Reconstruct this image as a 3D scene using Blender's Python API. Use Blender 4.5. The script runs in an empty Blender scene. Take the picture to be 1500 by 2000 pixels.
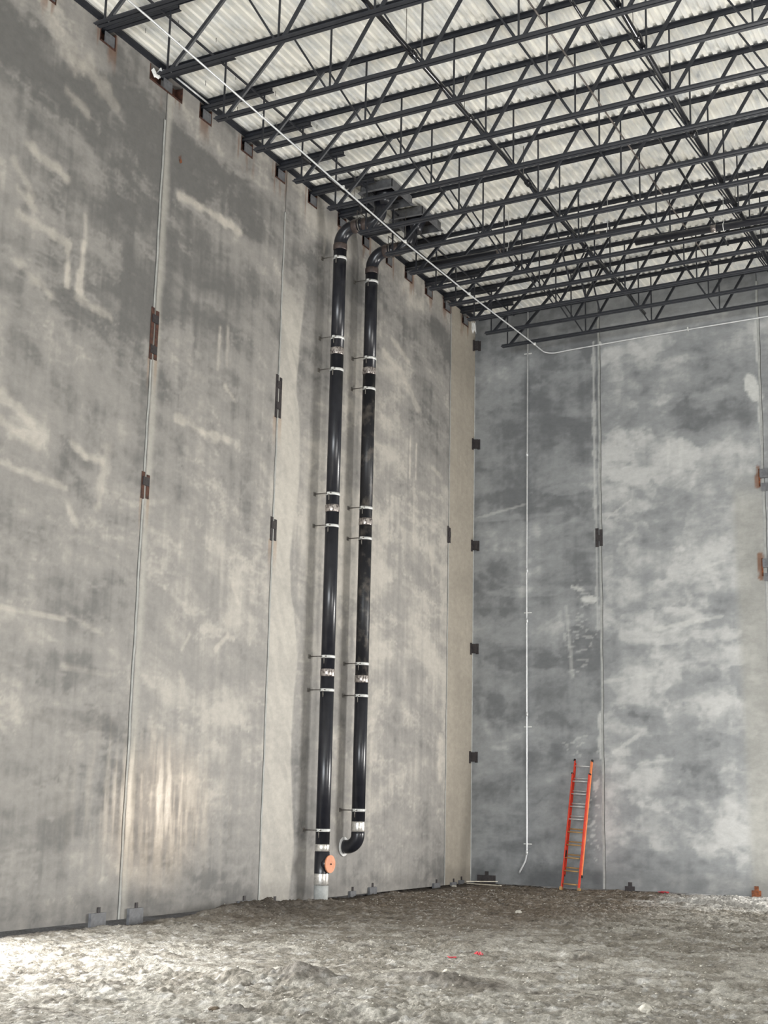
import bpy, bmesh, math, random
import numpy as np
from mathutils import Vector, Matrix

S = bpy.context.scene
COL = S.collection
random.seed(7)

# ------------------------------------------------------------------ camera
cam_d = bpy.data.cameras.new('camera')
cam = bpy.data.objects.new('camera', cam_d)
COL.objects.link(cam)
cam_d.sensor_fit = 'VERTICAL'
cam_d.sensor_height = 24.0
cam_d.lens = 24.0 * 2712.45 / 2000.0
cam_d.clip_end = 400
R_ = Vector((0.89440785, 0.4467276, 0.02165782))
U_ = Vector((0.0721588, -0.19192247, 0.97875373))
F_ = Vector((-0.44139292, 0.87384222, 0.20389229))
cam.matrix_world = Matrix(((R_.x, U_.x, -F_.x, 13.5308), (R_.y, U_.y, -F_.y, -31.8389),
                           (R_.z, U_.z, -F_.z, 1.8665), (0, 0, 0, 1)))
S.camera = cam

# ------------------------------------------------------------------ light
S.view_settings.view_transform = 'Standard'
S.view_settings.look = 'None'
S.view_settings.gamma = 1.0
S.view_settings.use_curve_mapping = False
S.view_settings.exposure = 0.15
S.cycles.use_denoising = True
S.cycles.max_bounces = 8
S.cycles.diffuse_bounces = 5
S.cycles.sample_clamp_indirect = 6.0

W = bpy.data.worlds.new('sky'); S.world = W; W.use_nodes = True
wn = W.node_tree.nodes; wl = W.node_tree.links
bg = wn['Background']
bg.inputs[0].default_value = (0.86, 0.93, 1.0, 1); bg.inputs[1].default_value = 1.6

def area(name, loc, target, sx, sy, power, color, spread=180):
    d = bpy.data.lights.new(name, 'AREA'); d.shape = 'RECTANGLE'; d.size = sx; d.size_y = sy
    d.energy = power; d.color = color; d.spread = math.radians(spread)
    o = bpy.data.objects.new(name, d); COL.objects.link(o); o.location = loc
    o.rotation_euler = (Vector(target) - Vector(loc)).to_track_quat('-Z', 'Y').to_euler()
    return o
# daylight through the door at the right end of the back wall (it throws the shadows of the drain pipes)
area('back_door_daylight', (12.0, -.12, 2.35), (3.0, -9.0, 5.6), 4.6, 4.2, 1750, (1.0, 0.975, 0.93))
# weaker daylight through the tall door in the right wall
area('right_door_daylight', (24.6, -14.0, 3.2), (0, -10.0, 5.0), 5.2, 5.6, 1300, (1.0, 0.98, 0.95))
# daylight through the big front opening behind the camera
area('front_daylight', (10, -44.5, 4.0), (8, 0, 4.5), 20, 7, 6000, (0.93, 0.97, 1.0))
# daylight through the door in the left wall, just outside the picture
area('side_door_daylight', (0.25, -20.4, 2.3), (6, -20.4, 0.0), 3.6, 4.0, 1500, (1.0, 0.98, 0.95))
# added upward lamp off to the right, fills the underside of the roof
area('roof_fill', (19.0, -20.0, 0.15), (18.0, -19.0, 10.0), 8, 20, 2150, (1.0, 0.98, 0.94))
# added warm spot lamp standing in for sun reflected onto the left wall
sp = bpy.data.lights.new('glint_spot', 'SPOT'); sp.energy = 2000; sp.color = (1.0, 0.62, 0.28)
sp.spot_size = math.radians(13); sp.spot_blend = 1.0; sp.shadow_soft_size = 0.1
spo = bpy.data.objects.new('glint_spot', sp); COL.objects.link(spo); spo.location = (11.0, -20.0, 0.6)
spo.rotation_euler = (Vector((0, -12.95, 1.55)) - spo.location).to_track_quat('-Z', 'Y').to_euler()

# ------------------------------------------------------------------ materials
def lin(r, g, b):
    f = lambda c: (c / 255 / 12.92) if c / 255 <= 0.04045 else ((c / 255 + 0.055) / 1.055) ** 2.4
    return (f(r), f(g), f(b), 1)

def base_mat(name):
    m = bpy.data.materials.new(name); m.use_nodes = True
    nt = m.node_tree
    return m, nt.nodes, nt.links, nt.nodes['Principled BSDF']

def noise(N, L, scale, vec=None, detail=6, rough=0.6, mapping=None):
    tc = N.new('ShaderNodeTexCoord')
    n = N.new('ShaderNodeTexNoise'); n.inputs['Scale'].default_value = scale
    n.inputs['Detail'].default_value = detail; n.inputs['Roughness'].default_value = rough
    src = tc.outputs['Object']
    if mapping:
        mp = N.new('ShaderNodeMapping'); mp.inputs['Scale'].default_value = mapping
        L.new(src, mp.inputs['Vector']); src = mp.outputs[0]
    L.new(src, n.inputs['Vector'])
    return n

def ramp(N, L, src, stops):
    r = N.new('ShaderNodeValToRGB'); e = r.color_ramp.elements
    while len(e) < len(stops): e.new(0.5)
    for k, (p, c) in enumerate(stops): e[k].position = p; e[k].color = c
    L.new(src, r.inputs[0])
    return r

def mat(name, c1, c2=None, scale=8, rough=0.6, metal=0.0, bump=0.0, mapping=None, lo=0.35, hi=0.65, spec=0.5, coat=0):
    m, N, L, B = base_mat(name)
    B.inputs['Roughness'].default_value = rough; B.inputs['Metallic'].default_value = metal
    B.inputs['Specular IOR Level'].default_value = spec
    B.inputs['Coat Weight'].default_value = coat
    c2 = c2 or tuple(min(1, v * 0.75) for v in c1[:3]) + (1,)
    n = noise(N, L, scale, mapping=mapping)
    r = ramp(N, L, n.outputs['Fac'], [(lo, c1), (hi, c2)])
    L.new(r.outputs[0], B.inputs['Base Color'])
    if bump:
        b = N.new('ShaderNodeBump'); b.inputs['Strength'].default_value = bump; b.inputs['Distance'].default_value = 0.01
        L.new(n.outputs['Fac'], b.inputs['Height']); L.new(b.outputs[0], B.inputs['Normal'])
    return m

def painted(name, rough, fine_scale, fine_amt, bump, bdist, stretch=(1, 1, 1), grit=None, spec=0.4):
    """colour from the mesh's own stain attribute, broken up with fine noise"""
    m, N, L, B = base_mat(name)
    at = N.new('ShaderNodeAttribute'); at.attribute_name = 'stain'
    n = noise(N, L, fine_scale, detail=8, rough=0.7, mapping=stretch)
    mr = N.new('ShaderNodeMapRange'); mr.inputs[1].default_value = 0.25; mr.inputs[2].default_value = 0.75
    mr.inputs[3].default_value = 1 - fine_amt; mr.inputs[4].default_value = 1 + fine_amt
    L.new(n.outputs['Fac'], mr.inputs[0])
    vm = N.new('ShaderNodeVectorMath'); vm.operation = 'SCALE'
    L.new(at.outputs['Color'], vm.inputs[0]); L.new(mr.outputs[0], vm.inputs['Scale'])
    L.new(vm.outputs[0], B.inputs['Base Color'])
    B.inputs['Roughness'].default_value = rough; B.inputs['Specular IOR Level'].default_value = spec
    ra = N.new('ShaderNodeMath'); ra.operation = 'MULTIPLY'; ra.inputs[1].default_value = rough
    L.new(at.outputs['Alpha'], ra.inputs[0]); L.new(ra.outputs[0], B.inputs['Roughness'])
    b = N.new('ShaderNodeBump'); b.inputs['Strength'].default_value = bump; b.inputs['Distance'].default_value = bdist
    L.new(n.outputs['Fac'], b.inputs['Height'])
    last = b
    if grit:
        g = noise(N, L, grit, detail=3, rough=0.6)
        b2 = N.new('ShaderNodeBump'); b2.inputs['Strength'].default_value = 0.7; b2.inputs['Distance'].default_value = 0.02
        L.new(g.outputs['Fac'], b2.inputs['Height']); L.new(b.outputs[0], b2.inputs['Normal']); last = b2
    L.new(last.outputs[0], B.inputs['Normal'])
    return m

M = {}
M['wall'] = painted('trowelled_concrete', 0.62, 5.0, 0.15, 0.3, 0.02, (1, 1, 1.6))
M['ground'] = painted('muddy_ground', 0.9, 26.0, 0.5, 1.0, 0.05, (1, 1, 1), grit=80, spec=0.25)
M['concrete'] = mat('plain_concrete', lin(150, 146, 138), lin(120, 117, 110), 2.5, 0.85)
M['caulk'] = mat('joint_caulk', lin(172, 173, 170), lin(150, 151, 148), 6, 0.6)
M['foam'] = mat('joint_backer_foam', lin(92, 92, 90), lin(70, 70, 69), 6, 0.8)
M['steel'] = mat('primed_joist_steel', lin(45, 47, 53), lin(36, 38, 44), 5, 0.5, 0.0, spec=0.5)
M['rust'] = mat('rusty_steel', lin(92, 58, 44), lin(52, 34, 30), 14, 0.8, 0.0, 0.3)
M['rust_orange'] = mat('orange_rust', lin(150, 86, 48), lin(84, 54, 40), 20, 0.85)
M['darkplate'] = mat('dark_weld_plate', lin(58, 52, 52), lin(38, 34, 36), 18, 0.65, 0.0, 0.2)
M['greyplate'] = mat('grey_embed_plate', lin(112, 113, 116), lin(88, 89, 92), 10, 0.55)
M['cast'] = mat('black_cast_iron', lin(28, 29, 36), lin(40, 41, 47), 6, 0.28, 0.0, 0.1, spec=0.6)
M['cast_dusty'] = mat('dusty_black_cast_iron', lin(26, 27, 32), lin(96, 90, 84), 5, 0.45, 0.0, 0.2, mapping=(1, 1, 0.8), lo=0.5, hi=0.72)
M['band'] = mat('stainless_coupling', lin(150, 143, 138), lin(112, 104, 100), 30, 0.35, 0.6)
M['galv'] = mat('galvanised_strap', lin(232, 232, 228), lin(196, 197, 195), 20, 0.4, 0.15)
M['rod'] = mat('galvanised_rod', lin(120, 116, 110), lin(92, 88, 84), 20, 0.5, 0.3)
M['conduit'] = mat('galvanised_conduit', lin(225, 226, 226), lin(200, 202, 204), 6, 0.3, 0.25)
M['conduit_dull'] = mat('dull_conduit', lin(120, 112, 106), lin(84, 78, 76), 3, 0.5, 0.2)
M['black_pipe'] = mat('black_sprinkler_pipe', lin(26, 26, 30), lin(36, 36, 40), 5, 0.22, 0.1, spec=0.7)
M['pvc'] = mat('pale_pipe_sleeve', lin(176, 178, 176), lin(150, 152, 150), 8, 0.6)
M['white'] = mat('white_plastic', lin(236, 236, 234), lin(214, 214, 212), 8, 0.5)
M['cap'] = mat('orange_cleanout_cap', lin(224, 152, 112), lin(208, 134, 96), 8, 0.5)
M['redfib'] = mat('red_orange_fibreglass', lin(214, 66, 42), lin(192, 56, 36), 10, 0.45)
M['palefib'] = mat('faded_orange_fibreglass', lin(232, 140, 84), lin(220, 112, 66), 12, 0.5)
M['alu'] = mat('aluminium_rung', lin(205, 206, 206), lin(180, 180, 176), 12, 0.4, 0.15)
M['tanrung'] = mat('tan_rung', lin(178, 142, 92), lin(150, 118, 76), 12, 0.6)  # tan tone of the lower rungs and the feet
M['rubber'] = mat('black_rubber', lin(30, 28, 28), lin(20, 20, 20), 12, 0.7)
M['wood'] = mat('pale_scrap_wood', lin(206, 200, 186), lin(176, 168, 150), 12, 0.7)
M['red'] = mat('red_plastic_scrap', lin(190, 70, 78), lin(150, 44, 50), 12, 0.5)
M['stone'] = mat('pale_stone', lin(190, 186, 176), lin(140, 136, 126), 14, 0.85, 0.0, 0.3)
M['clod'] = mat('brown_mud_clod', lin(104, 92, 76), lin(72, 64, 54), 14, 0.95, 0.0, 0.4)

def deck_material():
    m, N, L, B = base_mat('white_primed_roof_deck')
    a = noise(N, L, 1.1, detail=6, rough=0.62, mapping=(1.6, 0.8, 1))
    b = noise(N, L, 5.0, detail=5, rough=0.65, mapping=(1.6, 0.5, 1))
    mx = N.new('ShaderNodeMath'); mx.operation = 'MULTIPLY'
    L.new(a.outputs['Fac'], mx.inputs[0]); L.new(b.outputs['Fac'], mx.inputs[1])
    r = ramp(N, L, mx.outputs[0], [(0.10, lin(182, 185, 188)), (0.18, lin(216, 217, 214)), (0.30, lin(236, 234, 226))])
    L.new(r.outputs[0], B.inputs['Base Color']); B.inputs['Roughness'].default_value = 0.55
    return m
M['deck'] = deck_material()

# ------------------------------------------------------------------ numpy noise for the stain maps
RNG = np.random.RandomState(11)
TAB = RNG.rand(256, 256)
def vn(x, y, s=0):
    x = np.asarray(x, float) + s * 17.37; y = np.asarray(y, float) + s * 31.73
    xi = np.floor(x).astype(int); yi = np.floor(y).astype(int)
    fx = x - xi; fy = y - yi; fx = fx * fx * (3 - 2 * fx); fy = fy * fy * (3 - 2 * fy)
    a = TAB[xi % 256, yi % 256]; b = TAB[(xi + 1) % 256, yi % 256]
    c = TAB[xi % 256, (yi + 1) % 256]; d = TAB[(xi + 1) % 256, (yi + 1) % 256]
    return (a * (1 - fx) + b * fx) * (1 - fy) + (c * (1 - fx) + d * fx) * fy
def fbm(x, y, s=0, o=5, g=0.55):
    t = 0; w = 1; tot = 0
    for k in range(o):
        t = t + w * vn(x * 2 ** k, y * 2 ** k, s + k * 3.1); tot += w; w *= g
    return t / tot
def ss(a, b, v):
    t = np.clip((v - a) / (b - a), 0, 1); return t * t * (3 - 2 * t)
def seg(h, z, h0, z0, h1, z1, w, soft=0.5):
    """mask of a soft ragged stroke from (h0,z0) to (h1,z1)"""
    dx, dz = h1 - h0, z1 - z0; l2 = dx * dx + dz * dz + 1e-9
    t = np.clip(((h - h0) * dx + (z - z0) * dz) / l2, 0, 1)
    d = np.sqrt((h - h0 - t * dx) ** 2 + (z - z0 - t * dz) ** 2)
    d = d + (fbm(h * 5, z * 5, 3, 3) - 0.5) * w * 1.5
    return 1 - ss(w * soft, w, d)
def blob(h, z, hc, zc, rh, rz, rag=0.6, s=5):
    d = np.sqrt(((h - hc) / rh) ** 2 + ((z - zc) / rz) ** 2)
    d = d + (fbm(h * 2.2, z * 3.0, s, 4) - 0.5) * rag * 2
    return 1 - ss(0.85, 1.05, d)

# ------------------------------------------------------------------ mesh helpers
class MB:
    def __init__(s): s.v = []; s.f = []; s.smooth = []
    def add(s, vs, fs, smooth=False):
        o = len(s.v); s.v += [tuple(v) for v in vs]; s.f += [tuple(i + o for i in f) for f in fs]
        s.smooth += [smooth] * len(fs); return s
    def box(s, a, b):
        x0, y0, z0 = a; x1, y1, z1 = b
        return s.add([(x0, y0, z0), (x1, y0, z0), (x1, y1, z0), (x0, y1, z0), (x0, y0, z1), (x1, y0, z1), (x1, y1, z1), (x0, y1, z1)],
                     [(0, 3, 2, 1), (4, 5, 6, 7), (0, 1, 5, 4), (1, 2, 6, 5), (2, 3, 7, 6), (3, 0, 4, 7)])
    def bar(s, a, b, w, h, up=(0, 0, 1), off=(0, 0)):
        """rectangular bar from a to b"""
        a = Vector(a); b = Vector(b); d = (b - a).normalized(); u = Vector(up)
        r = d.cross(u)
        if r.length < 1e-4: r = d.cross(Vector((1, 0, 0)))
        r.normalize(); u = r.cross(d)
        o = r * off[0] + u * off[1]; vs = []
        for p in (a, b):
            for i, j in ((-1, -1), (1, -1), (1, 1), (-1, 1)):
                vs.append(p + o + r * (i * w / 2) + u * (j * h / 2))
        return s.add(vs, [(0, 3, 2, 1), (4, 5, 6, 7), (0, 1, 5, 4), (1, 2, 6, 5), (2, 3, 7, 6), (3, 0, 4, 7)])
    def prof(s, a, b, pts, up=(0, 0, 1)):
        """closed profile (r,u) swept from a to b"""
        a = Vector(a); b = Vector(b); d = (b - a).normalized(); r = d.cross(Vector(up))
        if r.length < 1e-4: r = d.cross(Vector((0, 1, 0)))
        r.normalize(); u = r.cross(d); n = len(pts)
        vs = [p + r * q[0] + u * q[1] for p in (a, b) for q in pts]
        fs = [(i, (i + 1) % n, n + (i + 1) % n, n + i) for i in range(n)]
        return s.add(vs, fs + [tuple(range(n))[::-1], tuple(range(n, 2 * n))])
    def tube(s, path, r, n=16, caps=True):
        P = [Vector(q) for q in path]; rr = r if isinstance(r, (list, tuple)) else [r] * len(P)
        t0 = (P[1] - P[0]).normalized(); ref = Vector((0, 0, 1)) if abs(t0.z) < 0.9 else Vector((1, 0, 0))
        u = t0.cross(ref).normalized(); vs = []; tp = t0
        for k, q in enumerate(P):
            t = (P[min(k + 1, len(P) - 1)] - P[max(k - 1, 0)]).normalized()
            u = (u - t * u.dot(t)).normalized(); v = t.cross(u)
            for i in range(n):
                a = 2 * math.pi * i / n
                vs.append(q + (u * math.cos(a) + v * math.sin(a)) * rr[k])
        fs = [(k * n + i, k * n + (i + 1) % n, (k + 1) * n + (i + 1) % n, (k + 1) * n + i) for k in range(len(P) - 1) for i in range(n)]
        s.add(vs, fs, True)
        if caps:
            o = len(s.v) - len(vs)
            s.f += [tuple(o + i for i in range(n))[::-1], tuple(o + (len(P) - 1) * n + i for i in range(n))]; s.smooth += [False, False]
        return s
    def build(s, name, m, parent=None, loc=None):
        me = bpy.data.meshes.new(name); 
        me.from_pydata([tuple(v) for v in s.v], [], s.f); me.validate()
        me.materials.append(M[m] if isinstance(m, str) else m)
        if len(me.polygons) == len(s.smooth): me.polygons.foreach_set('use_smooth', s.smooth)
        me.update()
        o = bpy.data.objects.new(name, me); COL.objects.link(o)
        if parent is not None: o.parent = parent
        if loc is not None: o.location = loc
        return o

def tag(o, label, cat, group=None, kind=None):
    o['label'] = label; o['category'] = cat
    if group: o['group'] = group
    if kind: o['kind'] = kind
    return o
def thing(name, label, cat, loc=(0, 0, 0), group=None):
    o = bpy.data.objects.new(name, None); COL.objects.link(o); o.location = loc; o.empty_display_size = 0.1
    return tag(o, label, cat, group)
def struct(o): o['kind'] = 'structure'; return o
def arc(c, a, b, r, t0, t1, n=10):
    c, a, b = Vector(c), Vector(a), Vector(b)
    return [c + (a * math.cos(t0 + (t1 - t0) * k / n) + b * math.sin(t0 + (t1 - t0) * k / n)) * r for k in range(n + 1)]
ORD = ['first', 'second', 'third', 'fourth', 'fifth', 'sixth', 'seventh', 'eighth', 'ninth', 'tenth', 'eleventh', 'twelfth', 'thirteenth', 'fourteenth', 'fifteenth']

# ------------------------------------------------------------------ positions measured in the building
JY = [-17.1, -15.51, -13.89, -12.64, -11.26, -9.95, -8.66, -7.44, -6.29, -5.25, -4.16, -3.07, -2.0, -0.93]
POCKET = [(-17.15, -16.75)] + [(-15.67, -15.25), (-14.31, -13.33), (-12.80, -12.40), (-11.40, -10.98), (-10.14, -9.75), (-8.84, -8.45), (-7.56, -7.16),
          (-6.42, -6.07), (-5.25, -4.92), (-4.26, -3.83), (-3.13, -2.68), (-2.04, -1.60), (-0.88, -0.46)]
PZ0, PZ1 = 13.87, 14.185
WTOP = 14.42
KX = 0.030                       # the roof rises gently to the right
XR, YF = 25.0, -45.0             # right wall and front of the building

# ------------------------------------------------------------------ left wall panels
DARK = np.array(lin(106, 105, 103)[:3]); MID = np.array(lin(146, 143, 139)[:3]); LITE = np.array(lin(182, 177, 169)[:3])
WHITE = np.array(lin(204, 197, 186)[:3])

def mix(c, d, m): return c + (d - c) * m[..., None]

def paint_left(h, z):
    """stains, trowel sweeps and run-down streaks of the left wall, with painted light levels and glint"""
    wx = fbm(h * 0.5, z * 0.5, 1, 3); wz = fbm(h * 0.5, z * 0.5, 9, 3)
    zz = z + 0.10 * h
    a = fbm(h / 1.15 + wx * 1.6, zz / 0.50 + wz * 1.8, 2, 7, 0.64)
    b = fbm(h / 3.2, z / 2.6, 4, 4)
    st = fbm(h / 0.13, z / 2.6, 7, 5, 0.6)
    cl = fbm(h * 1.3 + wz, z * 1.1 + wx, 12, 6, 0.66)
    t = (a - 0.5) * 2.1 + (b - 0.5) * 1.9 + (st - 0.5) * 0.9 + (cl - 0.5) * 1.0
    # light levels put into the colour: darker upper part nearest the camera
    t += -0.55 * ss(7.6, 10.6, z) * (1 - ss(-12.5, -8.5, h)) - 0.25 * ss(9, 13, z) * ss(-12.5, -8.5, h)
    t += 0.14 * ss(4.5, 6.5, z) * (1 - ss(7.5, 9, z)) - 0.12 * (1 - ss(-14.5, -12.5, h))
    t += 0.25 * ss(-8.8, -5.0, h) * (1 - ss(9, 11, z))  # paler towards the corner: door light painted into the colour
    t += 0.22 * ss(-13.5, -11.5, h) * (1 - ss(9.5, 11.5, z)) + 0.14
    t -= 0.45 * (1 - ss(0.3, 3.0, z))  # lower wall darkened in the colour to offset the door lamp
    # torn-edged pale trowel skins
    p = fbm(h / 0.9 + 7, zz / 0.34 + wz * 2, 15, 6, 0.62)
    t += 0.36 * ss(0.56, 0.60, p) * (1 - ss(0.60, 0.72, p))
    q = fbm(h / 0.9 + 3, (z - .1 * h) / 0.40, 25, 6, 0.62)
    t -= 0.22 * ss(0.55, 0.66, q)
    # darker band just below the joist pockets and pale drips under each pocket
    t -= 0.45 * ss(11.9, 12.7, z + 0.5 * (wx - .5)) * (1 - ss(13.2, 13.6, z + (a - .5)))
    t += 0.55 * ss(13.15, 13.6, z + 0.9 * (fbm(h * 1.6, z * .6, 33, 4) - .5)) 
    c = mix(mix(np.broadcast_to(DARK, h.shape + (3,)), MID, ss(-1.0, 0.1, t)), LITE, ss(0.0, 1.1, t))
    marks = [(-17.18, 11.36, -16.22, 11.22, .10, .5), (-17.38, 11.0, -16.93, 10.6, .09, .4), (-16.07, 10.2, -16.04, 9.5, .08, .75), (-15.71, 10.34, -15.73, 9.56, .09, .75),
             (-15.72, 10.8, -15.68, 10.4, .06, .5), (-13.27, 12.18, -11.9, 12.27, .09, .7), (-11.9, 12.27, -11.3, 12.26, .10, .8), (-16.3, 12.62, -15.85, 12.5, .12, .45),
             (-17.26, 10.59, -16.91, 10.45, .10, .45), (-17.22, 10.24, -16.24, 10.2, .09, .45), (-15.78, 9.42, -14.94, 9.36, .08, .4), (-17.19, 9.49, -16.37, 9.25, .12, .5),
             (-17.29, 7.47, -16.61, 7.2, .12, .45), (-17.25, 7.07, -16.46, 6.9, .10, .4), (-15.66, 7.12, -15.3, 6.98, .07, .5), (-15.3, 6.98, -14.9, 7.01, .08, .5), (-17.17, 6.45, -15.71, 6.40, .07, .5),
             (-14.79, 7.3, -14.92, 6.3, .12, .45), (-12.99, 8.21, -12.2, 8.15, .10, .6), (-12.2, 8.15, -11.3, 8.22, .10, .55), (-11.55, 9.17, -11.19, 8.98, .06, .6),
             (-15.68, 6.15, -15.41, 5.85, .08, .5), (-16.94, 4.42, -15.5, 4.42, .04, .5), (-15.5, 4.5, -14.6, 4.3, .04, .3), (-15.54, 3.73, -14.38, 3.69, .05, .3),
             (-12.49, 4.28, -12.28, 4.56, .05, .5), (-11.48, 4.39, -11.1, 4.7, .05, .5), (-11.1, 4.7, -10.9, 4.65, .04, .5), (-12.5, 3.9, -12.4, 3.7, .06, .4), (-11.0, 5.6, -10.8, 5.3, .06, .5),
             (-11.80, 10.21, -11.82, 9.43, .07, .45), (-11.55, 10.29, -11.54, 9.56, .06, .4), (-4.86, 12.2, -3.9, 11.9, .10, .5), (-5.23, 11.73, -4.4, 11.6, .12, .5), (-4.4, 11.6, -3.4, 10.9, .12, .4),
             (-3.78, 10.15, -3.78, 9.2, .045, .7), (-3.45, 10.05, -3.45, 9.2, .05, .8), (-3.55, 9.2, -3.5, 7.6, .05, .3), (-2.6, 9.7, -2.0, 9.55, .08, .4),
             (-0.86, 10.45, -0.86, 9.4, .035, .75), (-0.62, 10.3, -0.62, 9.7, .03, .7), (-1.1, 9.9, -1.1, 9.0, .035, .5),
             (-1.9, 3.3, -1.9, 2.4, .14, .6), (-2.6, 7.7, -2.4, 7.0, .08, .4), (-13.3, 3.0, -13.1, 2.8, .08, .3), (-8.1, 13.4, -8.1, 12.9, .06, .5), (-16.8, 13.5, -16.2, 13.2, .2, .5), (-15.9, 13.3, -15.2, 13.0, .2, .4)]
    for (h0, z0, h1, z1, w, s) in marks: c = mix(c, WHITE, seg(h, z, h0, z0, h1, z1, w * 1.25, 0.15) * s * (.55 + .9 * np.clip(fbm(h * 6, z * 4, 37, 3) - .2, 0, 1)))
    # broad patched strip to the right of the joint at y -9.7
    edge = -8.95 + 0.10 * np.sin(z * 1.7) + 0.22 * (fbm(h * 0 + 1, z * 0.8, 41, 3) - 0.5) + 0.25 * (1 - ss(4, 6, z))
    strip = ss(-9.72, -9.68, h) * (1 - ss(edge, edge + 0.06, h)) * (1 - ss(10.9, 12.4, z))
    c = mix(c, np.array(lin(190, 185, 176)[:3]), strip * (0.60 + 0.25 * ss(.4, .6, fbm(h * 2, z * 3 + h * 4, 44, 4))))
    # pale smear along the joints
    for j in (-13.76,):
        c = mix(c, np.array(lin(176, 173, 165)[:3]), ss(j, j + .02, h) * (1 - ss(j + 0.13, j + 0.30, h + 0.12 * (fbm(h, z * 2, 51, 4)))) * .7)
    # tan formed strip by the corner
    tan = ss(-1.52, -1.48, h)
    tc = np.array(lin(160, 152, 139)[:3]) * (0.93 + 0.14 * fbm(h / .25, z / 2.2, 61, 4))[..., None]
    tc = tc * (0.9 + 0.2 * fbm(h * 1.2, z * 0.7, 63, 3))[..., None]
    c = c + (tc - c) * (tan * 0.8)[..., None]
    # old run-down stains low on the wall and rust spots
    c = c * (1 - 0.16 * blob(h, z, -15.0, 2.95, 1.3, .16, .5, 71))[..., None]
    c = mix(c, np.array(lin(96, 58, 40)[:3]), seg(h, z, -13.3, 12.86, -13.29, 12.78, .035) * .8)
    for pc in POCKET:
        m = ((h > pc[0] - .1) & (h < pc[1] + .1)) * (1 - ss(0.0, 0.5, PZ0 - z)) * ss(.5, .68, fbm(h * 9, z * 1.2, 77, 3))
        c = mix(c, np.array(lin(120, 84, 60)[:3]), m * .6)
    for (jy, z0, z1) in ((-13.76, 9.0, 9.9), (-13.76, 6.64, 7.07), (-9.7, 9.07, 9.9), (-9.7, 6.65, 7.1)):
        m = (np.abs(np.abs(h - jy) - .1) < .05) * ss(z0 - .7, z0, z) * (z < z0 + .02)
        c = mix(c, np.array(lin(150, 118, 88)[:3]), m * .4)
    # wet-looking glossy run-down area low on the wall (lower roughness, warm sun glint painted into the colour)
    gl = np.exp(-((h + 13.0) / 1.5) ** 2 - ((z - 1.8) / .95) ** 2) * ss(.40, .68, fbm(h / .10 + .2 * wx, z / 1.3, 83, 5, .62))
    c = mix(c, np.array(lin(204, 188, 160)[:3]), gl * .45)
    # dark damp splash at the foot of the wall
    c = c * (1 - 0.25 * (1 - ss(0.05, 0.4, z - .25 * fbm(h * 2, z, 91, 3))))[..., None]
    return c, 1 - 0.6 * gl

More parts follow.
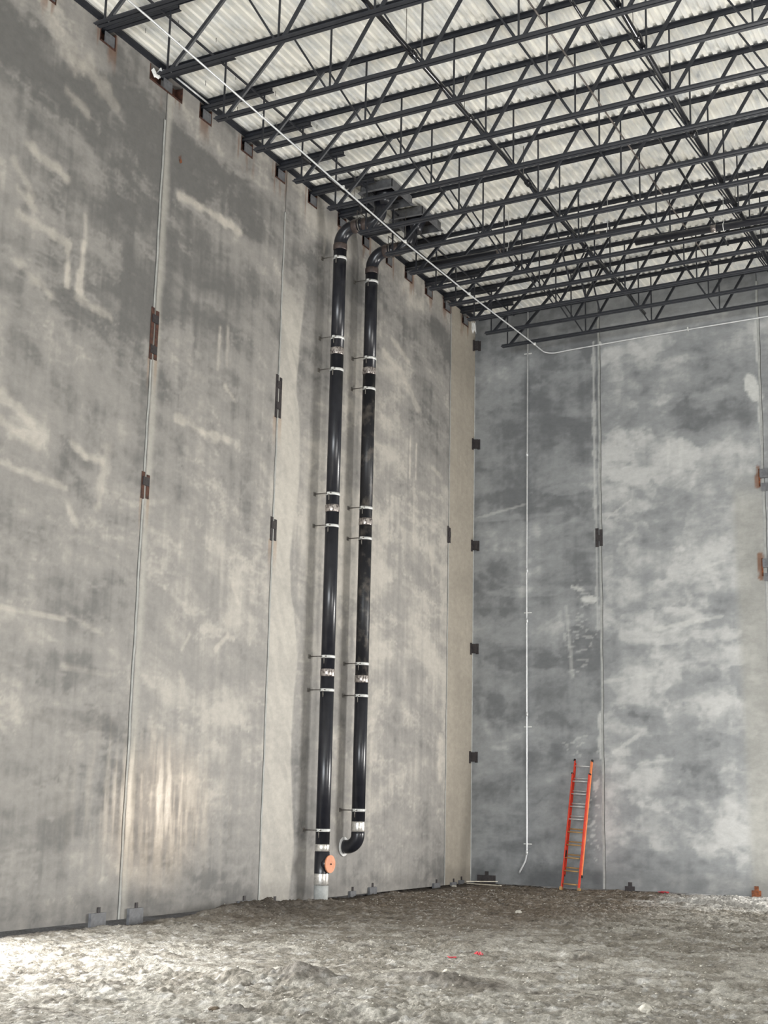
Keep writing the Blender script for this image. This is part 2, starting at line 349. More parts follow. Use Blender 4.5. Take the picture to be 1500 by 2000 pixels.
def paint_back(h, z):
    """stains and painted glints of the back wall (h = distance from the corner)"""
    wx = fbm(h * 0.6, z * 0.6, 101, 3)
    a = fbm(h / 1.1 + wx, z / 0.42 + wx * 2, 102, 6, 0.62)
    b = fbm(h / 2.0, z / 1.6, 104, 4)
    st = fbm(h / 0.14, z / 2.5, 107, 3)
    cl = fbm(h * 2.2 + wx, z * 2.0, 112, 6, 0.68)
    t = (a - 0.5) * 1.9 + (b - 0.5) * 1.5 + (st - 0.5) * 0.4 + (cl - 0.5) * 1.5
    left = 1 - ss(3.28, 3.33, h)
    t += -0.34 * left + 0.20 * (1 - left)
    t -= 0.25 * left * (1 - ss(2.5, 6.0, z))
    # the big pale torn patches right of the second joint
    pale = [(3.9, 12.6, .7, .45), (4.4, 12.95, 1.0, .25), (3.8, 11.6, .5, .35), (4.5, 9.95, 1.3, .75), (3.8, 9.2, .75, .6), (3.75, 10.4, .5, .7), (3.7, 8.35, .7, .35),
            (4.4, 7.2, 1.5, .9), (6.0, 7.0, 1.0, .8), (5.0, 6.0, 1.9, .4), (4.2, 4.7, .9, .7), (5.6, 4.6, 1.1, .5), (3.8, 3.6, .5, .8), (4.6, 2.3, 1.0, .6), (5.8, 5.4, 1.2, .5),
            (6.5, 1.6, .9, 1.1), (5.2, 1.4, 1.2, .7), (6.4, 3.9, .8, .6)]
    for k, (hc, zc, rh, rz) in enumerate(pale): t += 0.42 * blob(h, z, hc, zc, rh, rz, .75, 110 + k) * (h > 3.3)
    dk = [(5.4, 12.0, 1.3, .5), (4.9, 11.0, .9, .45), (6.0, 10.9, 1.2, .7), (3.75, 10.0, .45, .12), (3.6, 8.85, .35, .3), (4.9, 8.5, .55, .45), (4.1, 3.9, .45, .4),
          (5.7, 4.9, .45, .28), (5.2, 3.3, .8, .3), (1.2, 9.4, .8, .3), (.7, 7.2, .6, .9), (2.2, 3.6, .45, .5), (.6, 4.2, .3, .3), (2.8, 5.6, .5, .6), (2.0, 8.9, .9, .3), (1.0, 5.3, 1.2, .25),
          (5.0, .7, 1.6, .25), (5.5, 2.2, .6, .7)]
    for k, (hc, zc, rh, rz) in enumerate(dk): t -= 0.40 * blob(h, z, hc, zc, rh, rz, .7, 140 + k)
    for k, (hc, zc, rh, rz) in enumerate([(.9, 12.4, 1.1, .6), (2.3, 12.2, .8, .35), (2.2, 9.5, .8, .12), (.6, 8.9, 1.3, .06), (1.6, 7.0, 1.6, .12), (.5, 3.3, .7, .8), (1.2, 5.9, 1.3, .3), (2.6, 12.9, .5, .2)]):
        t += 0.34 * blob(h, z, hc, zc, rh, rz, .8, 170 + k)
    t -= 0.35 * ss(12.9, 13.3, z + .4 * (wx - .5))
    D = np.array(lin(109, 111, 113)[:3]); C = np.array(lin(146, 148, 149)[:3]); E = np.array(lin(192, 192, 190)[:3])
    c = mix(mix(np.broadcast_to(D, h.shape + (3,)), C, ss(-1.1, 0.1, t)), E, ss(0.0, 1.2, t))
    # smooth tan edge strip left of the far joint
    edge = ss(6.60, 6.85, h + .02 * z) * (1 - ss(7.22, 7.24, h)) * (1 - ss(8.6, 9.8, z))
    c = mix(c, np.array(lin(160, 158, 150)[:3]), edge * .6)
    W2 = np.array(lin(206, 206, 202)[:3])
    for (h0, z0, h1, z1, w, s) in [(5.05, 10.5, 5.03, 9.9, .05, .5), (5.35, 10.5, 5.34, 9.9, .06, .4), (7.0, 11.85, 7.2, 11.3, .16, .85), (7.2, 13.2, 7.22, 12.2, .06, .6), (7.22, 11.2, 7.25, 10.2, .04, .6),
                                   (3.2, 13.2, 3.2, 9.0, .05, .55), (3.22, 9.0, 3.24, 6.0, .04, .4), (3.28, 4.0, 3.28, 3.0, .05, .6), (2.9, 6.75, 3.15, 6.72, .08, .8), (2.6, 7.05, 2.9, 6.95, .04, .6),
                                   (2.45, 6.6, 2.6, 4.9, .05, .3), (5.6, 6.1, 6.2, 6.2, .05, .4), (4.6, 5.95, 5.6, 6.1, .06, .55), (5.8, 7.35, 6.3, 7.5, .06, .55), (3.5, 8.7, 4.1, 9.1, .025, .5),
                                   (0.1, 8.95, 1.4, 9.2, .04, .35), (3.6, 3.1, 4.2, 3.5, .06, .5), (3.4, 4.75, 4.6, 4.9, .05, .4), (4.2, 2.85, 5.0, 2.95, .05, .4)]:
        c = mix(c, W2, seg(h, z, h0, z0, h1, z1, w) * s)
    for (h0, z0, h1, z1) in [(7.14, 9.65, 7.12, 9.2), (7.12, 7.6, 7.12, 7.05)]:
        c = mix(c, np.array(lin(128, 86, 58)[:3]), seg(h, z, h0, z0, h1, z1, .06) * .8)
    # wet glints painted into the colour as tiny pale dashes under the second joint plate
    sp_ = ss(.68, .74, vn(h * 9, z * 22, 190)) * blob(h, z, 2.75, 5.9, .35, 1.1, .5, 191)
    sp2 = ss(.70, .75, vn(h * 16, z * 16, 193)) * blob(h, z, 3.1, 1.6, .16, 1.3, .3, 194)
    sp3 = ss(.66, .72, vn(h * 12, z * 18, 196)) * blob(h, z, 2.8, 3.25, .45, .28, .4, 197)
    c = mix(c, np.array(lin(222, 222, 218)[:3]), np.clip(sp_ * .25 + sp2 * .4 + sp3 * .28, 0, 1))
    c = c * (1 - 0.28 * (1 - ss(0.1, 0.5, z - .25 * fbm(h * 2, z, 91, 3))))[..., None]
    return c, np.ones_like(z)

def panel(name, plane, h0, h1, z0, z1, step, painter, holes=(), parent=None, thick=0.19):
    """a tilt-up concrete panel; its room face carries the stain map; holes are real recesses"""
    hs = set(np.round(np.linspace(h0, h1, max(2, int((h1 - h0) / step) + 1)), 4)); zs = set(np.round(np.linspace(z0, z1, max(2, int((z1 - z0) / step) + 1)), 4))
    for (a, b, c, d) in holes: hs |= {a, b}; zs |= {c, d}
    hs = np.array(sorted(hs)); zs = np.array(sorted(zs)); nh, nz = len(hs), len(zs)
    H, Z = np.meshgrid(hs, zs, indexing='ij')
    def P(h, d, z): return np.stack([d, h, z], -1) if plane == 'x' else np.stack([h, -d, z], -1)
    wob = 0.004 * (fbm(H * 0.7, Z * 0.7, 200, 3) - .5)
    verts = P(H, wob, Z).reshape(-1, 3)
    I = np.arange(nh * nz).reshape(nh, nz)
    q = np.stack([I[:-1, :-1], I[1:, :-1], I[1:, 1:], I[:-1, 1:]], -1)
    keep = np.ones((nh - 1, nz - 1), bool); hc = (hs[:-1] + hs[1:]) / 2; zc = (zs[:-1] + zs[1:]) / 2
    for (a, b, c, d) in holes: keep &= ~(((hc > a) & (hc < b))[:, None] & ((zc > c) & (zc < d))[None, :])
    q = q[keep].reshape(-1, 4)
    if plane == 'x': pass
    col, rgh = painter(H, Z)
    cols = np.concatenate([col, rgh[..., None]], -1).reshape(-1, 4)
    ev = []; ef = []; base = len(verts)
    def quad(pts):
        o = base + len(ev); ev.extend(pts); ef.append((o, o + 1, o + 2, o + 3))
    def p3(h, d, z): return (d, h, z) if plane == 'x' else (h, -d, z)
    for hh in (h0, h1): quad([p3(hh, 0, z0), p3(hh, 0, z1), p3(hh, -thick, z1), p3(hh, -thick, z0)])
    for zz in (z0, z1): quad([p3(h0, 0, zz), p3(h1, 0, zz), p3(h1, -thick, zz), p3(h0, -thick, zz)])
    quad([p3(h0, -thick, z0), p3(h1, -thick, z0), p3(h1, -thick, z1), p3(h0, -thick, z1)])
    for (a, b, c, d) in holes:
        dp = 0.16
        quad([p3(a, 0, c), p3(b, 0, c), p3(b, -dp, c), p3(a, -dp, c)])
        quad([p3(a, 0, d), p3(b, 0, d), p3(b, -dp, d), p3(a, -dp, d)])
        quad([p3(a, 0, c), p3(a, 0, d), p3(a, -dp, d), p3(a, -dp, c)])
        quad([p3(b, 0, c), p3(b, 0, d), p3(b, -dp, d), p3(b, -dp, c)])
        quad([p3(a, -dp, c), p3(b, -dp, c), p3(b, -dp, d), p3(a, -dp, d)])
    allv = np.vstack([verts, np.array(ev)]); me = bpy.data.meshes.new(name)
    faces = np.vstack([q, np.array(ef)]).astype(np.int32); nf = len(faces)
    me.vertices.add(len(allv)); me.vertices.foreach_set('co', allv.astype(np.float32).ravel())
    me.loops.add(nf * 4); me.loops.foreach_set('vertex_index', faces.ravel())
    me.polygons.add(nf); me.polygons.foreach_set('loop_start', np.arange(nf, dtype=np.int32) * 4); me.polygons.foreach_set('loop_total', np.full(nf, 4, np.int32))
    me.update(calc_edges=True); me.validate()
    ec = np.tile(np.append(MID * .8, 1.0), (len(ev), 1))
    at = me.attributes.new('stain', 'FLOAT_COLOR', 'POINT'); at.data.foreach_set('color', np.vstack([cols, ec]).astype(np.float32).ravel())  # wall colour: stains together with the painted light levels and glints
    me.materials.append(M['wall']); o = bpy.data.objects.new(name, me); COL.objects.link(o)
    return struct(o)

G = 0.013  # half gap of a joint
holes = [(a, b, PZ0, PZ1) for a, b in POCKET]
def inside(h0, h1): return [(max(a, h0 + .001), min(b, h1 - .001), c, d) for (a, b, c, d) in holes if b > h0 and a < h1]
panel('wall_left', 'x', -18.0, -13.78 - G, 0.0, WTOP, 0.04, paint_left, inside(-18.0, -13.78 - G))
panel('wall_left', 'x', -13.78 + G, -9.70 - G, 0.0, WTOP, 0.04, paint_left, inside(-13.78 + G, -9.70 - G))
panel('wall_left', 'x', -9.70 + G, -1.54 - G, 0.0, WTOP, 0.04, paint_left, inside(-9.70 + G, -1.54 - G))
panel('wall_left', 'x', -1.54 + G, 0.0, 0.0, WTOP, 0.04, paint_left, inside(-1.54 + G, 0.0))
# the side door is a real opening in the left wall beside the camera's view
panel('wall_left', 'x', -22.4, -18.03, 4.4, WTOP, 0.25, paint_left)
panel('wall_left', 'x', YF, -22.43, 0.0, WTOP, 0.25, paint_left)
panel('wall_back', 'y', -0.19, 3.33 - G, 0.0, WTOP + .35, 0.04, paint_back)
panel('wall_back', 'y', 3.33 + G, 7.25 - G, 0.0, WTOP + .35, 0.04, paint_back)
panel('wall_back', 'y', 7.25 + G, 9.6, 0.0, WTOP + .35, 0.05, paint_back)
# above and beside the door opening of the back wall
panel('wall_back', 'y', 9.603, 14.4, 4.6, WTOP + .45, 0.25, paint_back)
panel('wall_back', 'y', 14.403, XR, 0.0, WTOP + .7, 0.25, paint_back)
# right wall with its tall door opening
mb = MB(); mb.box((XR, YF, 0), (XR + .2, -16.7, 15.3)).box((XR, -11.3, 0), (XR + .2, .2, 15.3)).box((XR, -16.7, 6.1), (XR + .2, -11.3, 15.3))
struct(mb.build('wall_right', 'concrete'))
# front wall with a wide opening
mb = MB(); mb.box((-.2, YF - .2, 0), (0.5, YF, 15)).box((20.5, YF - .2, 0), (XR + .2, YF, 15)).box((0.5, YF - .2, 8.0), (20.5, YF, 15))
struct(mb.build('wall_front', 'concrete'))

# joint caulk, set back in the gaps
def caulk(pl, h, z0, z1, w=0.05, d=0.004, m='caulk'):
    mb = MB()
    n = 60; path = [z0 + (z1 - z0) * k / n for k in range(n + 1)]
    pts = [(h + 0.006 * math.sin(zz * 3.1) + 0.004 * math.sin(zz * 7.7), zz) for zz in path]
    for (ha, za), (hb, zb) in zip(pts[:-1], pts[1:]):
        if pl == 'x': vs = [(d, ha - w / 2, za), (d, ha + w / 2, za), (d, hb + w / 2, zb), (d, hb - w / 2, zb)]; back = [(-.03, v[1], v[2]) for v in vs]
        else: vs = [(ha - w / 2, -d, za), (ha + w / 2, -d, za), (hb + w / 2, -d, zb), (hb - w / 2, -d, zb)]; back = [(v[0], .03, v[2]) for v in vs]
        mb.add(vs + back, [(0, 1, 2, 3), (0, 4, 7, 3), (1, 2, 6, 5)])
    return mb
k = 0
for (pl, h, z0, z1, w) in [('x', -13.80, 0, 13.35, .045), ('x', -9.705, 0, 13.3, .045), ('x', -1.54, 0, 13.9, .035), ('y', 3.335, 0, 13.9, .05), ('y', 7.25, 0, 14.2, .05)]:
    k += 1
    struct(caulk(pl, h, z0, z1, w).build('trim_%d' % k, 'caulk'))
    # thin dark line of the backer beside the sealant
    k += 1
    struct(caulk(pl, h + (-.036 if pl == 'x' else .034), z0, z1, .014, .003).build('trim_%d' % k, 'foam'))
mb = MB(); mb.prof((0, -0.0, 0), (0, -0.0, 13.9), [(0.0, 0.0), (0.022, 0.0), (0.0, 0.022)], up=(0, 1, 0))
mb = MB(); mb.add([(0.0, -.02, 0), (.016, 0, 0), (0, 0, 0), (0.0, -.02, 12.7), (.016, 0, 12.7), (0, 0, 12.7)], [(0, 1, 4, 3), (0, 3, 5, 2), (1, 2, 5, 4)])
struct(mb.build('trim_%d' % (k + 1), 'caulk'))

# ------------------------------------------------------------------ ground
def floor_height(x, y):
    hgt = 0.05 * (fbm(x * 0.35, y * 0.35, 301, 3) - .5) * 2
    hgt += 0.035 * (fbm(x * 1.3, y * 0.9, 303, 4) - .5) * 2 * (0.5 + fbm(x * .3, y * .3, 305, 2))
    hgt += 0.040 * (fbm(x * 9, y * 12, 315, 4, .75) - .5) * 2
    r = fbm(x * 3.2, y * 4.5, 307, 6, .66)
    hgt += 0.060 * (np.abs(r - .5) * 2) ** 0.8 * (0.2 + 1.1 * ss(.4, .65, fbm(x * .5, y * .5, 309, 3)))
    # wheel and track ruts
    for (cx, cy, dx, dy, ww) in [(5, -18.4, 1, .16, .18), (7, -20.4, 1, .1, .2), (8, -14.5, 1, -.1, .2), (6.5, -2.6, 1, -.25, .16), (7.2, -3.4, 1, -.25, .16), (6.8, -1.6, 1, -.22, .15), (9.3, -16.5, 1, .3, .2)]:
        d = ((x - cx) * dy - (y - cy) * dx) / math.hypot(dx, dy); l = ((x - cx) * dx + (y - cy) * dy)
        d = d + .12 * (fbm(x, y, 311, 3) - .5)
        hgt += (-0.05 * np.exp(-(d / ww) ** 2) + 0.045 * np.exp(-((np.abs(d) - 1.9 * ww) / (ww * .6)) ** 2)) * np.exp(-(l / 2.6) ** 2)
    # heaps
    for (cx, cy, rx, ry, hh) in [(.7, -10.6, .55, 1.3, .20), (.45, -8.0, .35, .5, -.07), (1.3, -8.3, .5, .9, .05), (.8, -12.0, .5, .7, .08), (6.05, -18.6, .45, .3, .16), (5.4, -18.9, .3, .2, .10), (6.35, -20.5, .22, .12, .09), (7.0, -17.6, .8, .25, .07), (.6, -5.6, .5, .8, .05), (1.5, -9.4, .7, .7, .10)]:
        hgt += hh * np.exp(-((x - cx) / rx) ** 2 - ((y - cy) / ry) ** 2) * (.6 + .8 * fbm(x * 4, y * 4, 313, 4))
    # trench left along the foot of the walls
    tr = np.exp(-(np.maximum(x - .05, 0) / .22) ** 2) * (.10 * (1 - ss(-11.5, -10.0, y)) + .015)
    hgt -= tr
    hgt -= .03 * np.exp(-(np.minimum(y + .05, 0) / .25) ** 2)
    return hgt - 0.03

def floor_color(x, y):
    n = fbm(x * .45, y * .45, 321, 4); f = fbm(x * 2.4, y * 3.0, 323, 5, .65); g = fbm(x * 9, y * 9, 325, 3, .7)
    A = np.array(lin(136, 130, 119)[:3]); Bc = np.array(lin(188, 184, 175)[:3]); C = np.array(lin(110, 98, 85)[:3]); Dk = np.array(lin(70, 64, 59)[:3]); P = np.array(lin(206, 204, 200)[:3])
    near = 1 - ss(-17, -9, y)
    c = mix(np.broadcast_to(A, x.shape + (3,)), Bc, np.clip(ss(.38, .66, f) * .75 + near * .25, 0, 1))
    c = mix(c, C, ss(-17.0, -8.0, y + 4 * (n - .5) - .25 * x) * (1 - ss(5.2, 7.5, x + (n - .5) * 2)) * .85)
    c = mix(c, P, ss(.60, .72, g) * (.3 + .4 * near))
    c = mix(c, Dk, ss(.62, .75, fbm(x * 6, y * 6, 327, 4)) * .5)
    # dark damp soil band along the left wall
    c = mix(c, Dk, (1 - ss(.25, .75, x + .5 * (f - .5))) * .85)
    c = mix(c, Dk, (1 - ss(.1, .5, -y + .4 * (f - .5))) * .7)
    for (cx, cy, rx, ry) in [(.9, -10.8, .9, 1.4), (6.05, -18.6, .45, .28), (6.35, -20.5, .2, .12), (7.3, -17.7, .9, .2)]:
        c = mix(c, Dk * 1.25, np.exp(-((x - cx) / rx) ** 2 - ((y - cy) / ry) ** 2) * .7)
    # pale crushed stone at the back right, its door light put into the colour
    c = mix(c, P, ss(4.6, 6.2, x + (f - .5) * 2) * ss(-5.5, -2.5, y + (f - .5) * 3) * .75)
    return c

def ground_patch(name, xs, ys):
    X, Y = np.meshgrid(xs, ys, indexing='ij'); Z = floor_height(X, Y); C = floor_color(X, Y)
    n, m = X.shape; I = np.arange(n * m).reshape(n, m)
    q = np.stack([I[:-1, :-1], I[1:, :-1], I[1:, 1:], I[:-1, 1:]], -1).reshape(-1, 4).astype(np.int32); nf = len(q)
    me = bpy.data.meshes.new(name)
    me.vertices.add(n * m); me.vertices.foreach_set('co', np.stack([X, Y, Z], -1).astype(np.float32).ravel())
    me.loops.add(nf * 4); me.loops.foreach_set('vertex_index', q.ravel())
    me.polygons.add(nf); me.polygons.foreach_set('loop_start', np.arange(nf, dtype=np.int32) * 4); me.polygons.foreach_set('loop_total', np.full(nf, 4, np.int32))
    me.update(calc_edges=True)
    at = me.attributes.new('stain', 'FLOAT_COLOR', 'POINT')
    at.data.foreach_set('color', np.concatenate([C, np.ones(C.shape[:2] + (1,))], -1).astype(np.float32).ravel())
    me.materials.append(M['ground']); o = bpy.data.objects.new(name, me); COL.objects.link(o)
    return o
xs = np.concatenate([np.arange(-3, -.2, .3), np.arange(-.2, 13.0, .017), np.arange(13.0, 40, .4)])
ys = np.concatenate([np.arange(-70, -23.6, .5), np.arange(-23.6, -10, .030), np.arange(-10, .15, .036), np.arange(.2, 1.5, .4)])
struct(ground_patch('floor', xs, ys))

# ------------------------------------------------------------------ roof deck and ledger
DZ = 14.255     # underside of the deck ribs over the wall
def deck():
    mb = MB(); p = .152; x = -.1; prof = []
    while x < XR:
        z = DZ + KX * x
        prof += [(x, z + .034), (x + .064, z + .034), (x + .073, z), (x + .143, z)]
        x += p
    ya, yb = YF, .0
    n = len(prof)
    vs = [(a, ya, b) for a, b in prof] + [(a, yb, b) for a, b in prof] + [(a, ya, b + .03) for a, b in prof] + [(a, yb, b + .03) for a, b in prof]
    fs = [(i, i + 1, n + i + 1, n + i) for i in range(n - 1)] + [(2 * n + i, 3 * n + i, 3 * n + i + 1, 2 * n + i + 1) for i in range(n - 1)]
    mb.add(vs, fs)
    return mb
struct(deck().build('ceiling', 'deck'))

# steel ledger angles that carry the deck between the joist pockets
edges = [-18.0] + [e for pc in POCKET for e in pc] + [0.0]
mb = MB()
lo = MB(); lo.prof((0.0, -24, 14.21), (0.0, -.02, 14.21), [(-.002, 0), (-.10, 0), (-.10, .012), (-.014, .012), (-.014, -.0), (-.014, .045), (-.002, .045)])
lo = MB(); lo.box((0.002, -24, 14.188), (0.014, -.01, 14.25)); lo.box((0.014, -24, 14.238), (0.10, -.01, 14.25))
tag(lo.build('ledger_angle', 'steel'), 'dark steel ledger angle along the top of the left wall under the deck', 'steel angle')
lo = MB(); lo.prof((0.1, -.008, 14.25), (XR, -.008, 14.25 + KX * (XR - .1)), [(-.006, -.06), (.006, -.06), (.006, 0), (-.006, 0)]); lo.prof((0.1, -.05, 14.25), (XR, -.05, 14.25 + KX * (XR - .1)), [(-.045, -.012), (.045, -.012), (.045, 0), (-.045, 0)])
tag(lo.build('ledger_angle', 'steel'), 'dark steel ledger angle along the top of the back wall under the deck', 'steel angle')

# ------------------------------------------------------------------ bar joists
BX = [1.27, 3.31] + [4.95 + 1.625 * i for i in range(12)]
BX = [b for b in BX if b < 23.5]
TX = [2.50] + [(BX[i] + BX[i + 1]) / 2 + .03 for i in range(1, len(BX) - 1)]
ZB0 = 13.055
def zb(x): return ZB0 + KX * (x - 1.18)
def zt(x): return DZ + KX * x - .004
A = .066; T = .009; GAP = .013
def pair_profile(flip):
    """two angles back to back; flip=1: flanges on top, -1: flanges at the bottom"""
    out = []
    for s in (-1, 1):
        pts = [(s * GAP, 0), (s * (GAP + A), 0), (s * (GAP + A), -T * flip), (s * (GAP + T), -T * flip), (s * (GAP + T), -A * flip), (s * GAP, -A * flip)]
        out.append(pts)
    return out
protos = {}
def make_joist(y, label, first):
    r = thing('roof_joist', label, 'roof joist', (0, y, 0), 'steel bar joists under the roof deck')
    def part(key, name, builder, m='steel'):
        if key not in protos: o = builder().build(name, m, r); protos[key] = o.data; return o
        o = bpy.data.objects.new(name, protos[key]); COL.objects.link(o); o.parent = r; return o
    def top():
        mb = MB()
        for pts in pair_profile(1): mb.prof((-.10, 0, zt(-.1)), (XR - .1, 0, zt(XR - .1)), pts)
        return mb
    def bot():
        mb = MB()
        for pts in pair_profile(-1): mb.prof((1.12, 0, zb(1.12)), (23.7, 0, zb(23.7)), pts)
        return mb
    def seat():
        mb = MB()
        for s in (-1, 1):
            mb.prof((-.10, 0, zt(-.1) - .075), (1.42, 0, zt(1.42) - .075), [(s * .012, 0), (s * .022, 0), (s * .022, -.055), (s * .085, -.055), (s * .085, -.064), (s * .012, -.064)])
        return mb
    part('top', 'top_chord', top); part('bot', 'bottom_chord', bot); part('seat', 'bearing_seat', seat)
    for i, x in enumerate(BX):
        part('v%d' % i, 'web_vertical', lambda: MB().bar((x, 0, zb(x) + .01), (x + (.0), 0, zt(x) - .02), .026, .026, (1, 0, 0)))
    for i, x in enumerate(TX):
        bx = BX[i] + (.07 if i else .05); bx2 = BX[i + 1] - .05
        w = .062 if i == 0 else .05
        part('d%d' % i, 'web_diagonal', lambda: MB().prof((bx, 0, zb(bx) + .02), (x - .03, 0, zt(x) - .03), [(-w / 2, -.02), (w / 2, -.02), (w / 2, -.012), (-w / 2 + .008, -.012), (-w / 2 + .008, .022), (-w / 2, .022)], up=(0, 1, 0)).bar((bx, 0, zb(bx) + .02), (x - .03, 0, zt(x) - .03), .03, .04, (0, 1, 0)))
        part('u%d' % i, 'web_diagonal', lambda: MB().bar((x + .05, 0, zt(x) - .03), (bx2, 0, zb(bx2) + .02), .030, .030, (0, 1, 0)))
    return r
for i, y in enumerate(JY[::-1]):
    make_joist(y, 'dark steel bar joist under the roof deck, %s from the back wall' % ORD[i] if i else 'dark steel bar joist under the roof deck, nearest to the back wall', i == 0)

# bearing plates in the pockets
for i, ((a, b), y) in enumerate(list(zip(POCKET, JY))[::-1]):
    t = thing('bearing_plate', 'rust-edged steel bearing plate in the left wall pocket, %s pocket from the corner' % ORD[i], 'bearing plate', (0, (a + b) / 2, PZ0), 'steel bearing plates in the wall pockets')
    w = (b - a) / 2 - .002; hh = PZ1 - PZ0
    mb = MB(); mb.box((-.15, -w, .0), (.004, w, .035)).box((-.15, -w, 0.02), (.004, -w + .02, hh - .02)).box((-.15, w - .02, .02), (.004, w, hh - .02)).box((-.155, -w, .02), (-.145, w, hh - .02))
    mb.build('rusty_frame', 'rust', t)
    mb = MB(); g = min(w, .2); mb.box((-.13, -g * .45, .035), (.015, g * .8, .05)); mb.box((.0, -g * .45, .05), (.015, g * .8, hh - .09)); mb.tube([(.01, g * .1, hh - .14), (.022, g * .1, hh - .14)], .014, 8).tube([(.01, g * .5, hh - .14), (.022, g * .5, hh - .14)], .014, 8)
    mb.build('seat_angle', 'greyplate', t)

# ------------------------------------------------------------------ bridging and pipes that cross the joists
def straight(name, label, cat, p0, p1, r, m, n=12, group=None):
    return tag(MB().tube([p0, p1], r, n).build(name, m), label, cat, group)
tag(MB().bar((1.16, -17.2, zt(1.16) - .155), (1.16, -.2, zt(1.16) - .155), .03, .03).build('bridging_angle', 'steel'), 'thin dark bridging angle under the joist seats beside the left wall', 'bridging', 'bridging lines')
tag(MB().bar((5.86, -19, zt(5.86) - .085), (5.86, -.2, zt(5.86) - .085), .03, .03).build('bridging_angle', 'steel'), 'thin dark bridging angle high under the deck left of the jointed black pipe', 'bridging', 'bridging lines')
for k_, (xx, ya, yb) in enumerate([(4.0, -4.16, -3.07), (4.0, -3.07, -2.0), (4.0, -5.25, -4.16), (9.2, -3.07, -2.0), (9.2, -2.0, -.93)]):
    t = thing('cross_bridging', 'dark steel cross bridging between two joists, %s' % ['second bay from the back wall on the left'.replace('second', 'third'), 'second bay from the back wall on the left', 'fourth bay from the back wall on the left', 'second bay from the back wall far right', 'bay nearest the back wall far right'][k_], 'bridging', (xx, ya, 0), 'cross bridging')
    MB().bar((0, .02, zb(xx) + .05), (0, yb - ya - .02, zt(xx) - .1), .035, .02).build('brace', 'steel', t)
    MB().bar((.03, .02, zt(xx) - .1), (.03, yb - ya - .02, zb(xx) + .05), .035, .02).build('brace', 'steel', t)

def sprinkler(name, label, x, z, y0, y1, r, joints=(), group='black pipes across the joists'):
    t = thing(name, label, 'pipe', (x, y0, z), group)
    MB().tube([(0, 0, 0), (0, y1 - y0, 0)], r, 14).build('pipe', 'black_pipe', t)
    for j in joints:
        MB().tube([(0, j - y0 - .09, 0), (0, j - y0 - .05, 0), (0, j - y0 + .05, 0), (0, j - y0 + .09, 0)], [r * 1.25, r * 1.45, r * 1.45, r * 1.25], 14).build('coupling', 'black_pipe', t)
        MB().tube([(0, j - y0 - .25, r), (0, j - y0 - .25, .65)], .006, 6).build('hanger_rod', 'rod', t)
    return t
sprinkler('sprinkler_pipe', 'thick black sprinkler pipe with couplings crossing the joists at mid span', 4.80, 13.40, -24, -1.0, .042, (-13.9, -11.6, -8.8, -5.4))
sprinkler('sprinkler_pipe', 'thick black sprinkler pipe crossing the joists at the right, beside the dark steel struts', 8.14, 13.40, -24, -.8, .046, (-12.9, -9.5, -6.0))
sprinkler('sprinkler_pipe', 'slim dark pipe between the dull conduit and the right black pipe', 7.52, 13.46, -24, -4.2, .024, ())
sprinkler('sprinkler_pipe', 'short black pipe beside the long pale conduit near the left wall', 1.42, 13.42, -11.5, -4.6, .036, (-9.2, -6.9))
straight('dull_conduit', 'thin dull brown conduit crossing the joists right of centre', 'conduit', (6.92, -24, 13.5), (6.92, -3.2, 13.5), .015, 'conduit_dull', 8)
straight('ledger_glint_rod', 'short bright rod added for the glint on the ledger near the third pocket', 'conduit', (0.125, -13.72, 14.16), (0.125, -12.45, 14.16), .016, 'conduit', 8)  # added rod, stands in for a glint on the ledger angle

# long black leader pipes hung among the far joists
def leader(label, x0, x1, y, z, hang):
    t = thing('roof_leader_pipe', label, 'pipe', (x0, y, z), 'black leader pipes among the joists')
    MB().tube([(0, 0, 0), (x1 - x0, 0, .012 * (x1 - x0))], .07, 18).build('pipe', 'cast', t)
    for hx in hang:
        MB().tube([(hx - x0 - .05, 0, .012 * (hx - x0)), (hx - x0 + .05, 0, .012 * (hx - x0))], .078, 18).build('coupling', 'band', t)
        mb = MB(); mb.tube([(hx - x0 + .2 + .0, .085 * math.cos(a), .085 * math.sin(a) + .012 * (hx - x0)) for a in [k * math.pi / 8 for k in range(17)]], .008, 6)
        mb.tube([(hx - x0 + .2, 0, .09), (hx - x0 + .2, 0, .95)], .006, 6); mb.build('hanger', 'galv', t)
leader('long black leader pipe hung level between the joists right of the roof drains', 1.2, 6.1, -5.75, 13.43, (3.0, 5.2))
leader('second black leader pipe hung level between the joists at the far right', 6.0, 13.0, -5.80, 13.16, (7.6, 9.8))

# ------------------------------------------------------------------ pale conduit under the joists and along the back wall
t = thing('long_conduit', 'pale galvanised conduit under the joists, turning along the back wall', 'conduit', (0, 0, 0))
zc = 13.02 + .0
path = [(1.86, -24, 13.02), (1.86, -17, 13.02), (1.80, -13.7, 13.04), (1.74, -10.8, 13.035), (1.68, -8.0, 13.04), (1.72, -4.8, 13.03), (1.84, -1.2, 13.03)]
path = [(x + .14, y, 13.02 + .0) for x, y, z in path]
bend = [(2.0 + .25 - .25 * math.cos(a) - .02, -.34 + .27 * math.sin(a), 13.03) for a in [k * math.pi / 20 for k in range(11)]]
back = [(2.6, -.065, 13.06), (4.5, -.065, 13.15), (7.6, -.065, 13.26), (12.0, -.065, 13.42)]
MB().tube(path + bend + back, .0165, 10).build('conduit', 'conduit', t)
for (x, y) in [(1.88, -10.77), (1.83, -8.0), (1.86, -4.75), (1.99, -.93), (1.93, -13.75)]:
    MB().tube([(x, y - .06, 13.02), (x, y + .06, 13.02)], .024, 10).build('coupling', 'galv', t)
    MB().box((x - .03, y - .015, 13.02), (x + .03, y + .015, 13.06)).build('strap', 'galv', t)
